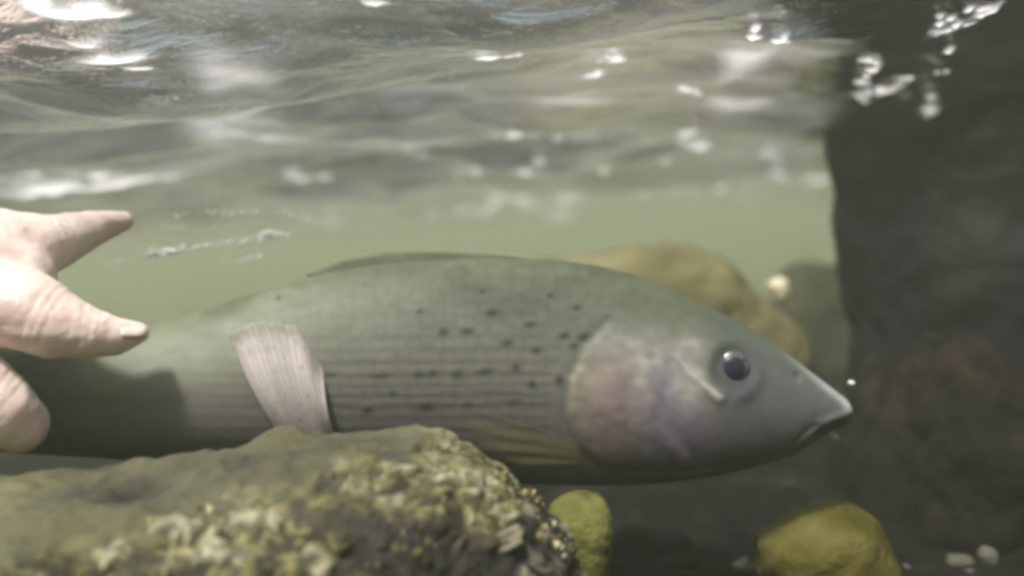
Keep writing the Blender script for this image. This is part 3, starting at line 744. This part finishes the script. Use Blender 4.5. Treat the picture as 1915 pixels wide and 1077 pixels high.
small('pebble', 'pale grey pebble with a pointed top at the lower edge of the reddish-brown boulder', 'pebble', 'pale_stone', 1848, 1042, .355, 17, 20, 21)
small('pebble', 'flat whitish pebble beside the pointed pale grey pebble', 'pebble', 'pale_stone', 1790, 1050, .357, 26, 15, 22)
small('pebble', 'tiny white pebble just below the flat whitish pebble', 'pebble', 'pale_stone', 1815, 1070, .35, 14, 8, 23)
small('pebble', 'dull beige pebble between the yellow stone and the flat whitish pebble', 'pebble', 'pale_stone', 1692, 1066, .352, 20, 11, 24)
small('pebble', 'brownish grey pebble at the lower left end of the yellow stone', 'pebble', 'grey_rock', 1392, 1058, .35, 20, 15, 25)
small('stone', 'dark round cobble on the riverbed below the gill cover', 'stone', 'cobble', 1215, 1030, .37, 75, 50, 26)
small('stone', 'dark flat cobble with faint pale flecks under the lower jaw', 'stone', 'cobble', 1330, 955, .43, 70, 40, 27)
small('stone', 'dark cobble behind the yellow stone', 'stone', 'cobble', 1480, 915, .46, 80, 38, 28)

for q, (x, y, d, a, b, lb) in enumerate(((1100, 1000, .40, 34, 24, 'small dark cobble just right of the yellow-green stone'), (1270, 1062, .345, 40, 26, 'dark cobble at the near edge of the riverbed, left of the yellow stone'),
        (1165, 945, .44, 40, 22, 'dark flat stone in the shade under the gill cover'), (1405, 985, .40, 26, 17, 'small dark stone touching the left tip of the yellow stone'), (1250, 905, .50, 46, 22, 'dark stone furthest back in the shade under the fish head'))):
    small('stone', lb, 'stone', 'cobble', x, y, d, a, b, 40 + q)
kb = N('air_bubble'); kb.b.inputs['Base Color'].default_value = (.62, .64, .6, 1); kb.b.inputs['Roughness'].default_value = .15
def bubble(label, px, py, d, r):
    bm = bmesh.new(); bmesh.ops.create_uvsphere(bm, u_segments=24, v_segments=14, radius=r / F_PX * d)
    for v in bm.verts: v.co.z *= .82; v.co += v.co.normalized() * .0002 * noise.noise(v.co * 900)
    m = bpy.data.meshes.new('bubble'); bm.to_mesh(m); bm.free()
    for p in m.polygons: p.use_smooth = True
    o = tag(link('bubble', m, kb.m), label, 'bubble'); o.location = P(px, py, d)
bubble('small whitish bubble just under the lower jaw of the fish', 1560, 816, .305, 9)
bubble('small whitish bubble just above the tip of the snout', 1592, 716, .31, 7)

def pale_streaks():  # thin pale streaks made of rows of tiny beads
    rr = random.Random(12); bm = bmesh.new()
    for pts, n, rad in (([(640 - 10, 408), (500, 396), (390, 398), (310, 404)], 70, 2.2), ([(265, 480), (310, 470), (350, 462), (420, 455), (490, 445), (525, 435)], 150, 3.0),
                        ([(280, 478), (300, 473), (330, 468)], 60, 4.2), ([(485, 442), (505, 436), (525, 438)], 40, 3.6), ([(420, 492), (450, 486), (490, 478)], 40, 2.2), ([(540, 404), (600, 418)], 40, 2.2),
                        ([(205, 496), (240, 488)], 30, 2.4), ([(300, 425), (370, 430), (450, 424)], 40, 1.6)):
        for _ in range(n):
            u = rr.random() * (len(pts) - 1); i = int(u); f = u - i
            x = pts[i][0] + (pts[min(i + 1, len(pts) - 1)][0] - pts[i][0]) * f + rr.gauss(0, 9); y = pts[i][1] + (pts[min(i + 1, len(pts) - 1)][1] - pts[i][1]) * f + rr.gauss(0, 2.6)
            d = .37 + rr.gauss(0, .008); rd = rad * rr.choice((.3, .4, .5, .7, 1.0)) / F_PX * d
            m = Matrix.Translation(P(x, y, d)) @ Matrix.Diagonal((1.8, 1, .8, 1))
            bmesh.ops.create_icosphere(bm, subdivisions=1, radius=rd, matrix=m)
    m = bpy.data.meshes.new('pale_streaks'); bm.to_mesh(m); bm.free()
    for p in m.polygons: p.use_smooth = True
    tag(link('pale_streaks', m, kb.m), kind='stuff')
pale_streaks()

# ---------------------------------------------------------------- murky water
bm = bmesh.new(); bmesh.ops.create_cube(bm, size=1)
for v in bm.verts:
    v.co = Vector((v.co.x * 34, v.co.y * 24 + 8, (v.co.z > 0) and .17 or -1.6))
hm = bpy.data.meshes.new('haze'); bm.to_mesh(hm); bm.free()
k = N('haze'); k.t.nodes.remove(k.b); pv = k.n('VolumePrincipled')
pv.inputs['Color'].default_value = (.545, .61, .455, 1); pv.inputs['Density'].default_value = .30; pv.inputs['Anisotropy'].default_value = .25
k.l(pv.outputs[0], k.out.inputs['Volume'])
tag(link('haze', hm, k.m), kind='stuff')
